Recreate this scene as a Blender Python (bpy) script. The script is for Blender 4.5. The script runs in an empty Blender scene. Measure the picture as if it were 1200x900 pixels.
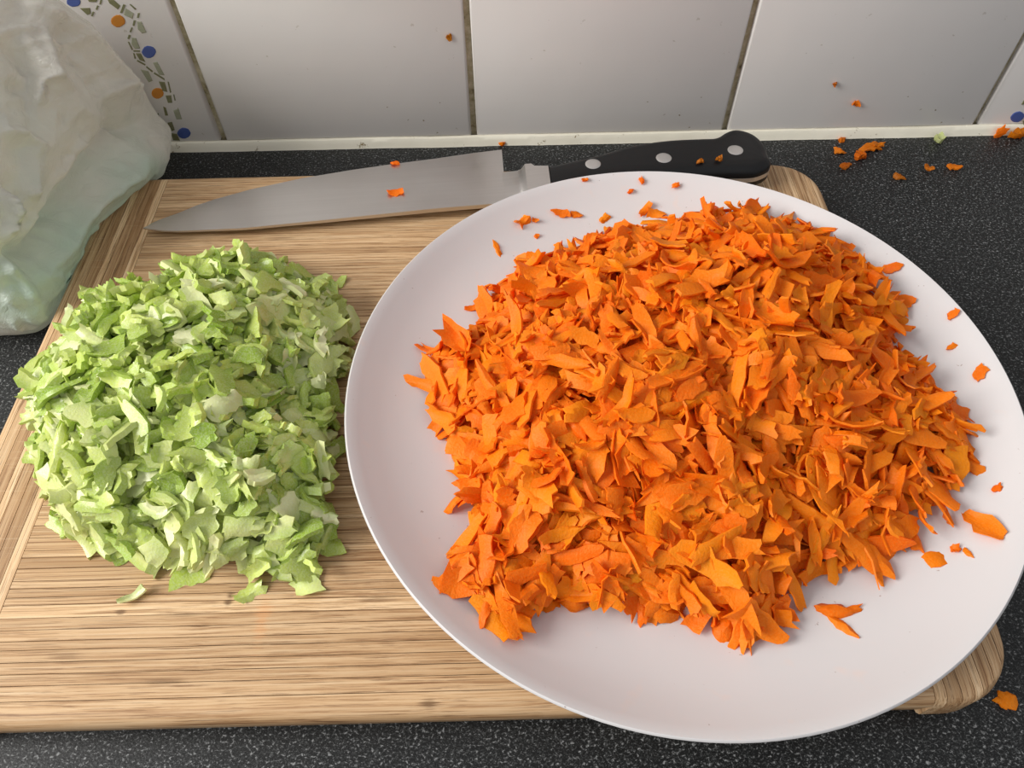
import bpy, math, random
import numpy as np
from mathutils import Vector, Matrix, noise
from mathutils.bvhtree import BVHTree

# ------------------------------------------------------------------ camera
CAM = np.array([.2201, -.3851, .2774]); PITCH, YAW, ROLL, FPX = .9389, -.0003, -.0209, 874.5
def cam_basis():
    cy, sy, cp, sp = math.cos(YAW), math.sin(YAW), math.cos(PITCH), math.sin(PITCH)
    f = np.array([sy*cp, cy*cp, -sp]); r = np.array([cy, -sy, 0.]); u = np.cross(r, f)
    c, s = math.cos(ROLL), math.sin(ROLL)
    return c*r+s*u, -s*r+c*u, f
CR, CU, CF = cam_basis()
sc = bpy.context.scene
cd = bpy.data.cameras.new('camera'); cam = bpy.data.objects.new('camera', cd); sc.collection.objects.link(cam)
cd.sensor_width = 36; cd.lens = 36*FPX/1200; cd.clip_start = .01
m4 = Matrix.Identity(4)
for i in range(3):
    m4[i][0], m4[i][1], m4[i][2], m4[i][3] = CR[i], CU[i], -CF[i], CAM[i]
cam.matrix_world = m4; sc.camera = cam
# ------------------------------------------------------------------ light
w = bpy.data.worlds.new('world'); sc.world = w; w.use_nodes = True
w.node_tree.nodes['Background'].inputs[0].default_value = (.96, .97, 1.0, 1)
w.node_tree.nodes['Background'].inputs[1].default_value = .53
def area(name, loc, target, sx, sy, power, col):
    l = bpy.data.lights.new(name, 'AREA'); l.shape = 'RECTANGLE'; l.size = sx; l.size_y = sy; l.energy = power; l.color = col
    o = bpy.data.objects.new(name, l); sc.collection.objects.link(o); o.location = loc
    o.rotation_euler = (Vector(target)-Vector(loc)).to_track_quat('-Z', 'Y').to_euler(); return o
area('window_light', (-1.3, -.52, 1.05), (.2, -.15, 0), 1.0, 1.0, 44, (1.0, .975, .94))
vs = sc.view_settings; vs.view_transform = 'Standard'; vs.look = 'None'; vs.gamma = 1; vs.use_curve_mapping = False
vs.exposure = 0.0

# ------------------------------------------------------------------ helpers
C = sc.collection
def ray(px, py): return (px-600)/FPX*CR - (py-450)/FPX*CU + CF
def at(px, py, z):                       # point of the plane z seen at a pixel of the photograph
    d = ray(px, py); return CAM + (z-CAM[2])/d[2]*d
def aty(px, py, y):
    d = ray(px, py); return CAM + (y-CAM[1])/d[1]*d
def mesh(name, verts, faces, mats=(), smooth=None, fm=None, cols=None):
    me = bpy.data.meshes.new(name)
    me.from_pydata([tuple(map(float, v)) for v in verts], [], [tuple(map(int, f)) for f in faces])
    for m in mats: me.materials.append(m)
    if fm is not None: me.polygons.foreach_set('material_index', list(map(int, fm)))
    if cols is not None:
        a = me.color_attributes.new('tint', 'FLOAT_COLOR', 'POINT')
        a.data.foreach_set('color', np.c_[cols, np.ones(len(cols))].astype('f').ravel())
    if smooth is not None:
        me.polygons.foreach_set('use_smooth', [True]*len(faces))
        if smooth < 179: me.set_sharp_from_angle(angle=math.radians(smooth))
    me.update(); return me
def obj(name, me, parent=None, loc=None, label=None, cat=None, group=None, kind=None):
    o = bpy.data.objects.new(name, me); C.objects.link(o)
    if parent: o.parent = parent
    if loc is not None: o.location = tuple(map(float, loc))
    if label: o['label'] = label
    if cat: o['category'] = cat
    if group: o['group'] = group
    if kind: o['kind'] = kind
    return o
def prism(rings, cap=True):              # list of rings (same vertex count) -> verts, faces
    n = len(rings[0]); v = [p for r in rings for p in r]; f = []
    for k in range(len(rings)-1):
        for i in range(n):
            j = (i+1) % n; f.append((k*n+i, k*n+j, (k+1)*n+j, (k+1)*n+i))
    if cap: f.append(tuple(range(n))[::-1]); f.append(tuple((len(rings)-1)*n+i for i in range(n)))
    return v, f
def bevel_box(x0, x1, y0, y1, z0, z1, b):      # bevel on the +z side
    rings = []
    for z, i in ((z0, 0), (z1-b, 0), (z1-b*.3, b*.3), (z1, b)):
        rings.append([(x0+i, y0+i, z), (x1-i, y0+i, z), (x1-i, y1-i, z), (x0+i, y1-i, z)])
    return prism(rings)

# ------------------------------------------------------------------ materials
class NT:
    def __init__(s, name):
        s.m = bpy.data.materials.new(name); s.m.use_nodes = True; s.t = s.m.node_tree; s.b = s.t.nodes['Principled BSDF']
    def n(s, typ, **kw):
        nd = s.t.nodes.new(typ)
        for k, v in kw.items():
            if k.startswith('_'): setattr(nd, k[1:], v)
            else: nd.inputs[k.replace('__', ' ')].default_value = v
        return nd
    def l(s, a, b): s.t.links.new(a, b)
    def coord(s, scale=(1, 1, 1), loc=(0, 0, 0), kind='Object'):
        c = s.n('ShaderNodeTexCoord'); m = s.n('ShaderNodeMapping'); m.inputs['Scale'].default_value = scale; m.inputs['Location'].default_value = loc
        s.l(c.outputs[kind], m.inputs[0]); return m.outputs[0]
    def noise(s, vec, scale, detail=3, rough=.5, dist=0):
        n = s.n('ShaderNodeTexNoise', Scale=scale, Detail=detail, Roughness=rough, Distortion=dist)
        s.l(vec, n.inputs['Vector']); return n.outputs['Fac']
    def ramp(s, fac, stops):
        r = s.n('ShaderNodeValToRGB'); e = r.color_ramp.elements
        while len(e) < len(stops): e.new(.5)
        for i, (p, c) in enumerate(stops):
            e[i].position = p; e[i].color = (*c, 1) if len(c) == 3 else c
        s.l(fac, r.inputs[0]); return r.outputs[0]
    def mix(s, fac, a, b, mode='MIX'):
        m = s.n('ShaderNodeMix', _data_type='RGBA', _blend_type=mode)
        for idx, x in ((0, fac), (6, a), (7, b)):
            if hasattr(x, 'is_linked'): s.l(x, m.inputs[idx])
            else: m.inputs[idx].default_value = x if idx == 0 else (*x, 1)
        return m.outputs[2]
    def math(s, op, a, b=0.):
        m = s.n('ShaderNodeMath', _operation=op)
        for i, x in ((0, a), (1, b)):
            if hasattr(x, 'is_linked'): s.l(x, m.inputs[i])
            else: m.inputs[i].default_value = x
        return m.outputs[0]
    def bump(s, h, strength, dist):
        b = s.n('ShaderNodeBump', Strength=strength, Distance=dist); s.l(h, b.inputs['Height']); s.l(b.outputs[0], s.b.inputs['Normal'])
    def set(s, **kw):
        for k, v in kw.items():
            k = k.replace('__', ' ')
            if hasattr(v, 'is_linked'): s.l(v, s.b.inputs[k])
            else: s.b.inputs[k].default_value = (*v, 1) if isinstance(v, tuple) and len(v) == 3 and 'Radius' not in k else v
        return s.m
W3 = (0, 0, 0); B3 = (1, 1, 1)

def mat_tile():
    t = NT('glazed_tile'); v = t.coord()
    c = t.mix(t.noise(v, 9, 3), (.66, .632, .605), (.715, .69, .665))
    sp = t.ramp(t.noise(v, 260, 2, .6), [(.0, B3), (.245, B3), (.27, W3)])       # specks of dirt
    sel = t.ramp(t.noise(v, 14, 2), [(.45, W3), (.65, B3)])
    c = t.mix(t.mix(1., sp, sel, 'MULTIPLY'), c, (.32, .27, .2))
    t.bump(t.noise(v, 28, 2), .12, .002)
    return t.set(Base__Color=c, Roughness=.22, Specular__IOR__Level=.35)
def mat_grout():
    t = NT('grout'); v = t.coord()
    c = t.ramp(t.noise(v, 160, 4, .7), [(.28, (.14, .11, .055)), (.42, (.42, .36, .22)), (.72, (.68, .61, .45))])
    t.bump(t.noise(v, 900, 2), .5, .0005)
    return t.set(Base__Color=c, Roughness=.85)
def mat_caulk():
    t = NT('sealant'); v = t.coord()
    c = t.mix(t.noise(v, 40, 3), (.72, .68, .55), (.82, .78, .66))
    d = t.ramp(t.noise(v, 120, 4, .75), [(.0, B3), (.30, B3), (.36, W3)])
    c = t.mix(d, c, (.22, .16, .07))
    t.bump(t.noise(v, 150, 2), .25, .001)
    return t.set(Base__Color=c, Roughness=.5)
def mat_counter():
    t = NT('black_speckled_laminate'); v = t.coord((1, 1.25, 1))
    n1 = t.noise(v, 880, 2, .6, .6); n2 = t.noise(v, 2100, 1)
    f = t.ramp(n1, [(.49, (.004, .0045, .0045)), (.60, (.035, .037, .037)), (.70, (.26, .265, .265))])
    c = t.mix(t.ramp(n2, [(.62, W3), (.72, B3)]), f, (.10, .10, .10))
    t.bump(t.noise(v, 1100, 2), .25, .0004)
    return t.set(Base__Color=c, Roughness=.48, Specular__IOR__Level=.35)
def mat_bamboo(name, axis):
    t = NT(name)
    st = (3.4, 190, 60) if axis == 'x' else (190, 3.4, 60)
    oi = t.n('ShaderNodeObjectInfo')
    tc = t.n('ShaderNodeTexCoord'); wv = t.n('ShaderNodeVectorMath', _operation='MULTIPLY'); t.l(tc.outputs['Object'], wv.inputs[0]); wv.inputs[1].default_value = st
    wob = t.n('ShaderNodeTexNoise', Scale=14., Detail=2.); t.l(tc.outputs['Object'], wob.inputs['Vector'])
    ws = t.n('ShaderNodeVectorMath', _operation='SCALE'); t.l(wob.outputs['Color'], ws.inputs[0]); ws.inputs['Scale'].default_value = .25
    ad = t.n('ShaderNodeVectorMath', _operation='ADD'); t.l(wv.outputs[0], ad.inputs[0]); t.l(ws.outputs[0], ad.inputs[1])
    of = t.n('ShaderNodeVectorMath', _operation='ADD'); t.l(ad.outputs[0], of.inputs[0])
    cx = t.n('ShaderNodeCombineXYZ'); t.l(t.math('MULTIPLY', oi.outputs['Random'], 37.), cx.inputs[0 if axis == 'x' else 1]); t.l(cx.outputs[0], of.inputs[1])
    vec = of.outputs[0]
    g1 = t.noise(vec, 5., 6, .72, .15); g2 = t.noise(vec, 12., 4, .65, .1)
    c = t.ramp(g1, [(.31, (.25, .13, .06)), (.43, (.52, .325, .17)), (.51, (.67, .46, .265)), (.70, (.78, .60, .395))])
    c = t.mix(t.ramp(g2, [(.37, (.75,)*3), (.455, W3)]), c, (.21, .105, .045))
    at_ = t.n('ShaderNodeObjectInfo')
    tone = t.ramp(t.math('MULTIPLY', t.math('SUBTRACT', at_.outputs['Color'], 0.), 1.), [(0., (.52, .41, .30)), (.5, (.93, .88, .82)), (1., (1.18, 1.18, 1.16))])
    c = t.mix(1., c, tone, 'MULTIPLY')
    # knife scratches (pale) in several directions
    for ang, sc_ in ((.9, 1.), (-.5, 1.2), (1.45, .9)):
        mp = t.n('ShaderNodeMapping'); mp.inputs['Rotation'].default_value = (0, 0, ang); mp.inputs['Scale'].default_value = (26*sc_, 1300*sc_, 1)
        t.l(tc.outputs['Object'], mp.inputs[0])
        s = t.ramp(t.noise(mp.outputs[0], 1., 1, .5, .0), [(.69, W3), (.73, B3)])
        msk = t.ramp(t.noise(tc.outputs['Object'], 16, 1), [(.48, W3), (.65, (.30,)*3)])
        c = t.mix(t.mix(1., s, msk, 'MULTIPLY'), c, (.72, .56, .37))
    # brown nodes of the cane and a faint carrot stain
    def spot(px, py, rx, ry, col, amt):
        nonlocal c
        p = at(px, py, .018)
        v = t.n('ShaderNodeVectorMath', _operation='SUBTRACT'); t.l(tc.outputs['Object'], v.inputs[0]); v.inputs[1].default_value = (p[0], p[1], .018)
        q = t.n('ShaderNodeVectorMath', _operation='DIVIDE'); t.l(v.outputs[0], q.inputs[0]); q.inputs[1].default_value = (rx, ry, .05)
        ln = t.n('ShaderNodeVectorMath', _operation='LENGTH'); t.l(q.outputs[0], ln.inputs[0])
        d = t.math('ADD', ln.outputs['Value'], t.math('MULTIPLY', t.math('SUBTRACT', g1, .5), 4.))
        c = t.mix(t.ramp(d, [(.25, (amt,)*3), (1., W3)]), c, col)
    if axis == 'x':
        for px, py, rx, ry, am in ((70, 770, .008, .0022, .4), (190, 801, .009, .0018, .45), (497, 829, .004, .0024, .8), (437, 705, .008, .0012, .5), (210, 722, .008, .0012, .4), (265, 700, .002, .002, .9), (262, 709, .002, .0015, .9), (136, 719, .002, .0015, .8), (150, 300, .002, .001, .5), (330, 280, .01, .002, .5)):
            spot(px, py, rx, ry, (.15, .075, .03), am)
        spot(302, 728, .003, .011, (.80, .34, .12), .30)
    else:
        spot(115, 340, .003, .004, (.12, .05, .02), .7)
    t.bump(t.mix(.4, g1, g2), .25, .0006)
    return t.set(Base__Color=c, Roughness=.50, Specular__IOR__Level=.35)
def mat_simple(name, col, rough, metal=0, spec=.5, var=.06, nscale=60, bump=0., bscale=300):
    t = NT(name); v = t.coord()
    c = t.mix(t.noise(v, nscale, 4), tuple(x*(1-var) for x in col), tuple(min(1, x*(1+var)) for x in col))
    if bump: t.bump(t.noise(v, bscale, 3), bump, .0005)
    return t.set(Base__Color=c, Roughness=rough, Metallic=metal, Specular__IOR__Level=spec)
def mat_plate():
    t = NT('white_glazed_stoneware'); v = t.coord()
    c = t.mix(t.noise(v, 14, 3), (.635, .615, .61), (.68, .66, .655))
    sp = t.ramp(t.noise(v, 420, 2, .6), [(.0, B3), (.235, B3), (.26, W3)])
    c = t.mix(t.math('MULTIPLY', sp, .6), c, (.30, .2, .16))
    st = t.ramp(t.noise(v, 90, 2), [(.66, W3), (.78, (.35,)*3)])
    c = t.mix(st, c, (.78, .60, .52))
    t.bump(t.noise(v, 60, 2), .05, .001)
    return t.set(Base__Color=c, Roughness=.38, Specular__IOR__Level=.5)
def mat_steel():
    t = NT('brushed_steel'); v = t.coord((6, 220, 40)); v2 = t.coord()
    c = t.mix(t.noise(v, 3, 4), (.58, .56, .545), (.66, .64, .625))
    sm = t.noise(v2, 45, 4, .6)
    t.l(t.ramp(sm, [(.3, (.28,)*3), (.7, (.44,)*3)]), t.b.inputs['Roughness'])
    t.bump(t.noise(v, 3, 3), .05, .0003)
    return t.set(Base__Color=c, Metallic=1.)
def mat_veg(name, sss, radius, rough, speck, specamt, coat, bscale, bstr, sscale=.0022):
    t = NT(name); v = t.coord()
    a = t.n('ShaderNodeAttribute', _attribute_name='tint'); c = a.outputs['Color']
    c = t.mix(t.ramp(t.noise(v, 1500, 3, .7), [(.42, W3), (.78, (specamt,)*3)]), c, speck)
    c = t.mix(t.ramp(t.noise(v, 260, 2), [(.3, (.18,)*3), (.6, W3)]), c, t.mix(1., c, (.8, .66, .55), 'MULTIPLY'))
    t.bump(t.noise(v, bscale, 3, .6), bstr, .0006)
    t.set(Base__Color=c, Roughness=rough, Coat__Weight=coat, Coat__Roughness=.18, Specular__IOR__Level=.2)
    # thin wet flesh: part of the light goes through
    tr = t.n('ShaderNodeBsdfTranslucent'); t.l(t.mix(1., c, radius, 'MULTIPLY'), tr.inputs[0])
    m1 = t.n('ShaderNodeMixShader'); m1.inputs[0].default_value = sss; t.l(t.b.outputs[0], m1.inputs[1]); t.l(tr.outputs[0], m1.inputs[2])
    t.l(m1.outputs[0], t.t.nodes['Material Output'].inputs[0]); return t.m
def mat_bag():
    t = NT('thin_white_plastic_film'); v = t.coord()
    n = t.noise(v, 13, 3, .55)
    sx = t.n('ShaderNodeSeparateXYZ'); t.l(v, sx.inputs[0]); low = t.ramp(sx.outputs[2], [(.012, (.9,)*3), (.085, (.10,)*3)])
    g = t.ramp(n, [(.44, W3), (.66, B3)])
    c = t.mix(t.math('MULTIPLY', g, low), (.80, .765, .69), (.50, .72, .60))
    t.bump(t.noise(v, 95, 5, .7, 1.6), .55, .003)
    t.set(Base__Color=c, Roughness=.26, Specular__IOR__Level=.7)
    tr = t.n('ShaderNodeBsdfTranslucent'); t.l(c, tr.inputs[0])
    m1 = t.n('ShaderNodeMixShader'); m1.inputs[0].default_value = .25; t.l(t.b.outputs[0], m1.inputs[1]); t.l(tr.outputs[0], m1.inputs[2])
    tp = t.n('ShaderNodeBsdfTransparent'); m2 = t.n('ShaderNodeMixShader'); m2.inputs[0].default_value = .12
    t.l(m1.outputs[0], m2.inputs[1]); t.l(tp.outputs[0], m2.inputs[2])
    t.l(m2.outputs[0], t.t.nodes['Material Output'].inputs[0]); return t.m

M = dict(tile=mat_tile(), grout=mat_grout(), caulk=mat_caulk(), counter=mat_counter(), bx=mat_bamboo('bamboo_lengthwise', 'x'), by=mat_bamboo('bamboo_endgrain_border', 'y'),
         plate=mat_plate(), steel=mat_steel(), handle=mat_simple('black_handle_plastic', (.006, .006, .0065), .42, spec=.3, bump=.08),
         rivet=mat_simple('rivet_metal', (.62, .60, .58), .35, .8),
         blue=mat_simple('blue_glaze', (.065, .10, .30), .25, nscale=300, var=.2), orange=mat_simple('orange_glaze', (.52, .20, .025), .25, nscale=300, var=.15),
         green=mat_simple('olive_glaze', (.17, .17, .085), .25, nscale=500, var=.35), pale=mat_simple('grey_green_glaze', (.30, .31, .22), .25, nscale=500, var=.25),
         carrot=mat_veg('carrot_flesh', .33, (1., .75, .5), .48, (1., .50, .10), .32, .02, 900, .6, .0042),
         celery=mat_veg('celery_flesh', .25, (1., 1., .75), .30, (.90, .95, .74), .5, .6, 1000, .45, .005),
         bag=mat_bag())

# ------------------------------------------------------------------ setting: wall, sealant
TX0, TZ0, TS, G = .0503, .0046, .15, .0034
wall = obj('wall_back', None, kind='structure'); wall.location = (.2, 0, 0)
v, f = bevel_box(-.75, 1.15, 0, .03, -.06, .47, .0001)
v = [(x-.2, y+.0026, z) for x, y, z in v]
obj('grout_bed', mesh('grout_bed', v, f, [M['grout']]), wall)
v, f = bevel_box(G/2, TS-G/2, G/2, TS-G/2, 0, .006, .0016)
v = [(x, .0045-z, y) for x, y, z in v]; v = [(x, y, z) for x, y, z in v]
tm = mesh('tile', v, [q[::-1] for q in f], [M['tile']], smooth=60)
rt = random.Random(3)
tiles = {}
for r in range(3):
    for k in range(-5, 7):
        o = obj('tile', tm, wall, (TX0+k*TS-.2+rt.uniform(-.0002, .0002), rt.uniform(-.0003, .0003), TZ0-.0012+r*TS)); tiles[r, k] = o
# painted mosaic motif, coordinates in metres on the wall (x, z)
def motif(tile, polys, name):
    vs_, fs_, fm = [], [], []
    mats = [M['blue'], M['orange'], M['green'], M['pale']]
    for pts, mi in polys:
        cx = sum(p[0] for p in pts)/len(pts); cz = sum(p[1] for p in pts)/len(pts)
        b = len(vs_)
        for (s, y) in ((1., -.0014), (1., -.0018), (.88, -.00192)):
            for (x, z) in pts: vs_.append((cx+(x-cx)*s, y, cz+(z-cz)*s))
        n = len(pts)
        for k in range(2):
            for i in range(n): fs_.append((b+k*n+i, b+k*n+(i+1) % n, b+(k+1)*n+(i+1) % n, b+(k+1)*n+i)); fm.append(mi)
        fs_.append(tuple(b+2*n+i for i in range(n))); fm.append(mi)
    L = tile.location; W0 = (.2, 0, 0)
    vs_ = [(x-L[0]-.2, y-L[1], z-L[2]) for x, y, z in vs_]
    return obj(name, mesh(name, vs_, fs_, mats, fm=fm), tile)
def cpx(q, ox=60, oy=0, s=5.295):
    p = aty(ox+q[0]/s, oy+q[1]/s, -.0016); return (p[0], p[2])
def disc(cx, cy, rx, ry, ox=60, oy=0, s=5.295, rot=0):
    out = []
    for i in range(14):
        a = 2*math.pi*i/14; k = 1+rt.uniform(-.05, .05)
        x, y = rx*k*math.cos(a), ry*k*math.sin(a)
        out.append(cpx((cx+x*math.cos(rot)-y*math.sin(rot), cy+x*math.sin(rot)+y*math.cos(rot)), ox, oy, s))
    return out
Q = [((225,-5),(290,-5),(280,12),(235,10)), ((178,50),(240,48),(247,82),(225,92)), ((350,-4),(388,-2),(430,35),(415,58),(362,20)), ((447,25),(463,30),(442,82),(427,78)),
     ((485,26),(493,24),(530,55),(522,61)), ((532,110),(538,80),(551,80),(544,110)), ((512,124),(526,126),(516,162),(505,156)), ((497,168),(507,172),(496,202),(486,196)),
     ((481,214),(496,218),(484,244),(473,238)), ((475,258),(483,258),(509,308),(500,310)), ((510,311),(551,311),(551,320),(512,320)), ((525,330),(556,330),(585,384),(550,372)),
     ((508,328),(517,330),(527,362),(518,364)), ((535,370),(587,398),(583,406),(532,379)), ((592,409),(632,440),(627,448),(589,417)), ((640,447),(702,485),(706,499),(637,456)),
     ((668,505),(705,508),(722,570),(692,562)), ((722,505),(731,508),(746,572),(738,576)), ((710,592),(745,590),(752,637),(725,637)), ((757,585),(764,585),(773,622),(766,624)),
     ((722,760),(750,755),(767,806),(738,816)), ((742,825),(780,830),(800,872),(758,870)), ((695,660),(712,668),(726,716),(708,716)),
     ((305,-4),(317,-2),(309,28),(299,26)), ((285,32),(296,35),(286,61),(275,58)), ((258,70),(269,73),(258,102),(247,98)), ((640,720),(665,700),(690,770),(670,790))]
QP = [((462,50),(513,82),(505,117),(450,90)), ((533,133),(560,133),(592,200),(565,207),(538,180)), ((500,233),(526,235),(552,300),(520,302),(498,272)), ((632,388),(659,384),(704,466),(670,463)),
      ((555,430),(602,440),(630,500),(605,510)), ((757,685),(791,674),(812,739),(778,740))]
polys = [([cpx(p) for p in q[::-1]], 2) for q in Q]+[([cpx(p) for p in q[::-1]], 3) for q in QP]
for c, mi in (((140, 10, 44, 32), 0), ((607, 322, 44, 38), 0), ((824, 825, 42, 33), 0), ((416, 130, 45, 38), 1), ((660, 578, 38, 34), 1)):
    polys.append((disc(*c)[::-1], mi))
motif(tiles[0, -1], polys, 'mosaic_motif')
S3 = dict(ox=1000, oy=80, s=6.)
p2 = [(disc(1153, 342, 50, 35, rot=-.4, **S3)[::-1], 0)]
for q in (((1182,255),(1200,225),(1225,215),(1215,250)), ((1190,370),(1212,362),(1225,395),(1196,398)), ((1232,180),(1262,150),(1280,170),(1250,200)), ((1290,110),(1325,80),(1340,100),(1310,135))):
    p2.append(([cpx(p, 1000, 80, 6.) for p in q[::-1]], 2))
motif(tiles[0, 3], p2, 'mosaic_motif')
# bead of sealant along the foot of the tiles
vs_, fs_ = [], []; N = 420; prof = [(0.0, .0054), (-.0019, .0051), (-.0030, .0032), (-.0036, .0008), (-.0040, .0001), (0.004, .0001)]
for i in range(N+1):
    x = -.72+1.85*i/N
    a = noise.noise(Vector((x*25, 0, 3)))*.0006+noise.noise(Vector((x*140, 0, 7)))*.00025
    for j, (y, z) in enumerate(prof): vs_.append((x-.2, y+(a if 0 < j < 5 else 0), z+(a*.8 if j < 3 else 0)))
n = len(prof)
for i in range(N):
    for j in range(n): fs_.append((i*n+j, i*n+(j+1) % n, (i+1)*n+(j+1) % n, (i+1)*n+j))
obj('trim_1', mesh('trim_1', vs_, [q[::-1] for q in fs_], [M['caulk']], smooth=50), None, (.2, -.0008, 0), kind='structure')
# worktop
rings = []
for y, z in ((.0, 0), (-.60, 0), (-.606, -.002), (-.609, -.008), (-.609, -.036), (-.6, -.038), (.0, -.038)):
    rings.append([(-.95, y+.3, z), (.95, y+.3, z)])
vv = [p for r in rings for p in r]; nn = len(rings)
ff = [(2*i, 2*((i+1) % nn), 2*((i+1) % nn)+1, 2*i+1) for i in range(nn)]+[tuple(2*i for i in range(nn))[::-1], tuple(2*i+1 for i in range(nn))]
obj('worktop', mesh('worktop', vv, ff, [M['counter']]), None, (.2, -.3, 0), label='black speckled laminate kitchen worktop running along the tiled wall', cat='worktop')

# ------------------------------------------------------------------ bamboo board
BX0, BX1, BY0, BY1, BT, ROT = .0043, .3862, -.3295, -.0502, .018, .0049
PW, RC = .031, .024
bc = ((BX0+BX1)/2, (BY0+BY1)/2)
def rotz(x, y): return (math.cos(ROT)*x-math.sin(ROT)*y, math.sin(ROT)*x+math.cos(ROT)*y)
board = obj('chopping_board', None, None, (0, 0, 0), label='bamboo chopping board with rounded corners under the plate and green heap', cat='chopping board')
board.rotation_euler.z = ROT
prof_b = [(0., .003), (.0012, .001), (.003, 0.), (.0135, 0.), (.0160, .0006), (.0174, .0018), (.018, .0042)]
def yext(x, ins):
    hw = (BX1-BX0)/2-ins; hh = (BY1-BY0)/2-ins; r = RC-ins; dx = max(0., abs(x-bc[0])-(hw-r))
    return hh-r+math.sqrt(max(0., r*r-dx*dx))
def board_strip(name, x0, x1, y0, y1, mat, tone, undercut=False):
    g = .00012; x0 += g; x1 -= g; y0 += g; y1 -= g
    ns = 8 if (x1-x0) < .1 else 2
    rings = []
    rr = random.Random(int(x0*1e5)+int(y0*1e5)); dz = rr.uniform(-.00010, .0)
    for z, ins in prof_b:
        hw = (BX1-BX0)/2-ins
        X0, X1 = max(x0, bc[0]-hw), min(x1, bc[0]+hw)
        xs = [X0+(X1-X0)*k/ns for k in range(ns+1)]
        lo, hi = [], []
        for x in xs:
            e = yext(x, ins); a = bc[1]-e; b = bc[1]+e
            if undercut and z < .010: a += (.010-z)*.22
            lo.append((x, max(a, min(y0, b)), z+(dz if z > .017 else 0))); hi.append((x, min(b, max(y1, a)), z+(dz if z > .017 else 0)))
        rings.append(lo+hi[::-1])
    v, f = prism(rings)
    o = obj(name, mesh(name, v, f, [mat], smooth=35), board); o.color = (tone, tone, tone, 1)
    return o
rb = random.Random(11)
ys = [BY0]
while ys[-1] < BY1-.009: ys.append(ys[-1]+rb.uniform(.0026, .0052))
ys.append(BY1)
for i in range(len(ys)-1):
    board_strip('bamboo_strip', BX0+PW, BX1-PW, -1 if i == 0 else ys[i], 1 if i == len(ys)-2 else ys[i+1], M['bx'], min(.95, max(.05, rb.gauss(.5, .20))), undercut=(i == 0))
pan = [(.0040, .92), (.0050, .12), (.0045, .26), (.0032, .88), (.0048, .22), (.0045, .42), (.0050, .6)]
for side in (0, 1):
    s = 0
    for wd, tone in pan:
        a, b = s, s+wd; s = b
        if side == 0: board_strip('border_strip', BX0+PW-b, BX0+PW-a, -1, 1, M['by'], tone)
        else: board_strip('border_strip', BX1-PW+a, BX1-PW+b, -1, 1, M['by'], min(1, tone*.7+.15))

# ------------------------------------------------------------------ plate
PC = np.array([.2851, -.2120]); PR = .1303
PP = [(.0, .0232), (.055, .0232), (.075, .0234), (.088, .0240), (.100, .0260), (.110, .0290), (.119, .0333), (.1255, .0378), (.1282, .0396), (.1296, .0402), (.1303, .0396), (.1301, .0385),
      (.1280, .0362), (.119, .0305), (.110, .0262), (.100, .0232), (.088, .0212), (.0745, .0205), (.0735, .0186), (.0715, .0183), (.0695, .0186), (.068, .0205), (.0, .0208)]
def plate_z(r): return np.interp(r, [p[0] for p in PP[:10]], [p[1] for p in PP[:10]])
vs_, fs_ = [], []; NS = 160
for k, (r, z) in enumerate(PP):
    for i in range(NS):
        a = 2*math.pi*i/NS; vs_.append((max(r, .0003)*math.cos(a), max(r, .0003)*math.sin(a), z-.018))
for k in range(len(PP)-1):
    for i in range(NS):
        j = (i+1) % NS; fs_.append((k*NS+i, k*NS+j, (k+1)*NS+j, (k+1)*NS+i))
fs_.append(tuple(range(NS))[::-1]); fs_.append(tuple((len(PP)-1)*NS+i for i in range(NS)))
fs_ = [q[::-1] for q in fs_]
obj('plate', mesh('plate', vs_, fs_, [M['plate']], smooth=60), None, (PC[0], PC[1], .018), label='large round white stoneware plate holding the orange carrot heap', cat='plate')

# ------------------------------------------------------------------ knife
ZB = .0252
Tp = at(168, 268, .0215); Sp = at(590, 240, ZB)
ex = Sp-Tp; LB = np.linalg.norm(ex); ex /= LB; ey = np.array([-ex[1], ex[0], 0.]); ey /= np.linalg.norm(ey); ez = np.cross(ex, ey)
def inpl(px, py):
    d = ray(px, py); t = ((Tp-CAM)@ez)/(d@ez); X = CAM+t*d-Tp; return X@ex, X@ey
up = [inpl(*q) for q in ((168, 268), (178, 261.5), (190, 256.5), (210, 249.5), (230, 241), (252, 233.5), (294, 222), (354, 209), (414, 199), (463, 192), (510, 186), (550, 180), (588, 175.5))]
lo = [inpl(*q) for q in ((168, 268), (190, 271), (210, 271.6), (285, 268.6), (390, 258.5), (510, 246.5), (590, 240))]
ux, uy = zip(*up); lx, ly = zip(*lo)
knife = obj('kitchen_knife', None, None, Tp, label="chef's knife with steel blade and black riveted handle behind the plate", cat='knife')
mw = Matrix.Identity(4)
for i in range(3): mw[i][0], mw[i][1], mw[i][2], mw[i][3] = ex[i], ey[i], ez[i], Tp[i]
knife.matrix_world = mw
vs_, fs_ = [], []
NB = 60; xs = [up[-1][0]*(i/NB)**1.15 for i in range(NB+1)]
for x in xs:
    a = np.interp(x, ux, uy); b = np.interp(x, lx, ly); th = .0004+.0008*min(1, x/.15)
    wv = max(a-b, .0004)
    row = [(b, -th), (b, th), (b+wv*.45, th*.85), (b+wv*.76, th*.85), (a, .00008), (b+wv*.76, -th*.85), (b+wv*.45, -th*.85)]
    for y, z in row: vs_.append((x, y, z))
n = 7
for i in range(NB):
    for j in range(n): fs_.append((i*n+j, i*n+(j+1) % n, (i+1)*n+(j+1) % n, (i+1)*n+j))
fs_.append(tuple(range(n))); fs_.append(tuple(NB*n+i for i in range(n))[::-1])
obj('blade', mesh('blade', vs_, [q[::-1] for q in fs_], [M['steel']], smooth=14), knife)
inv = mw.inverted()
def kl(px, py, z): return inv @ Vector(at(px, py, z))
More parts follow.
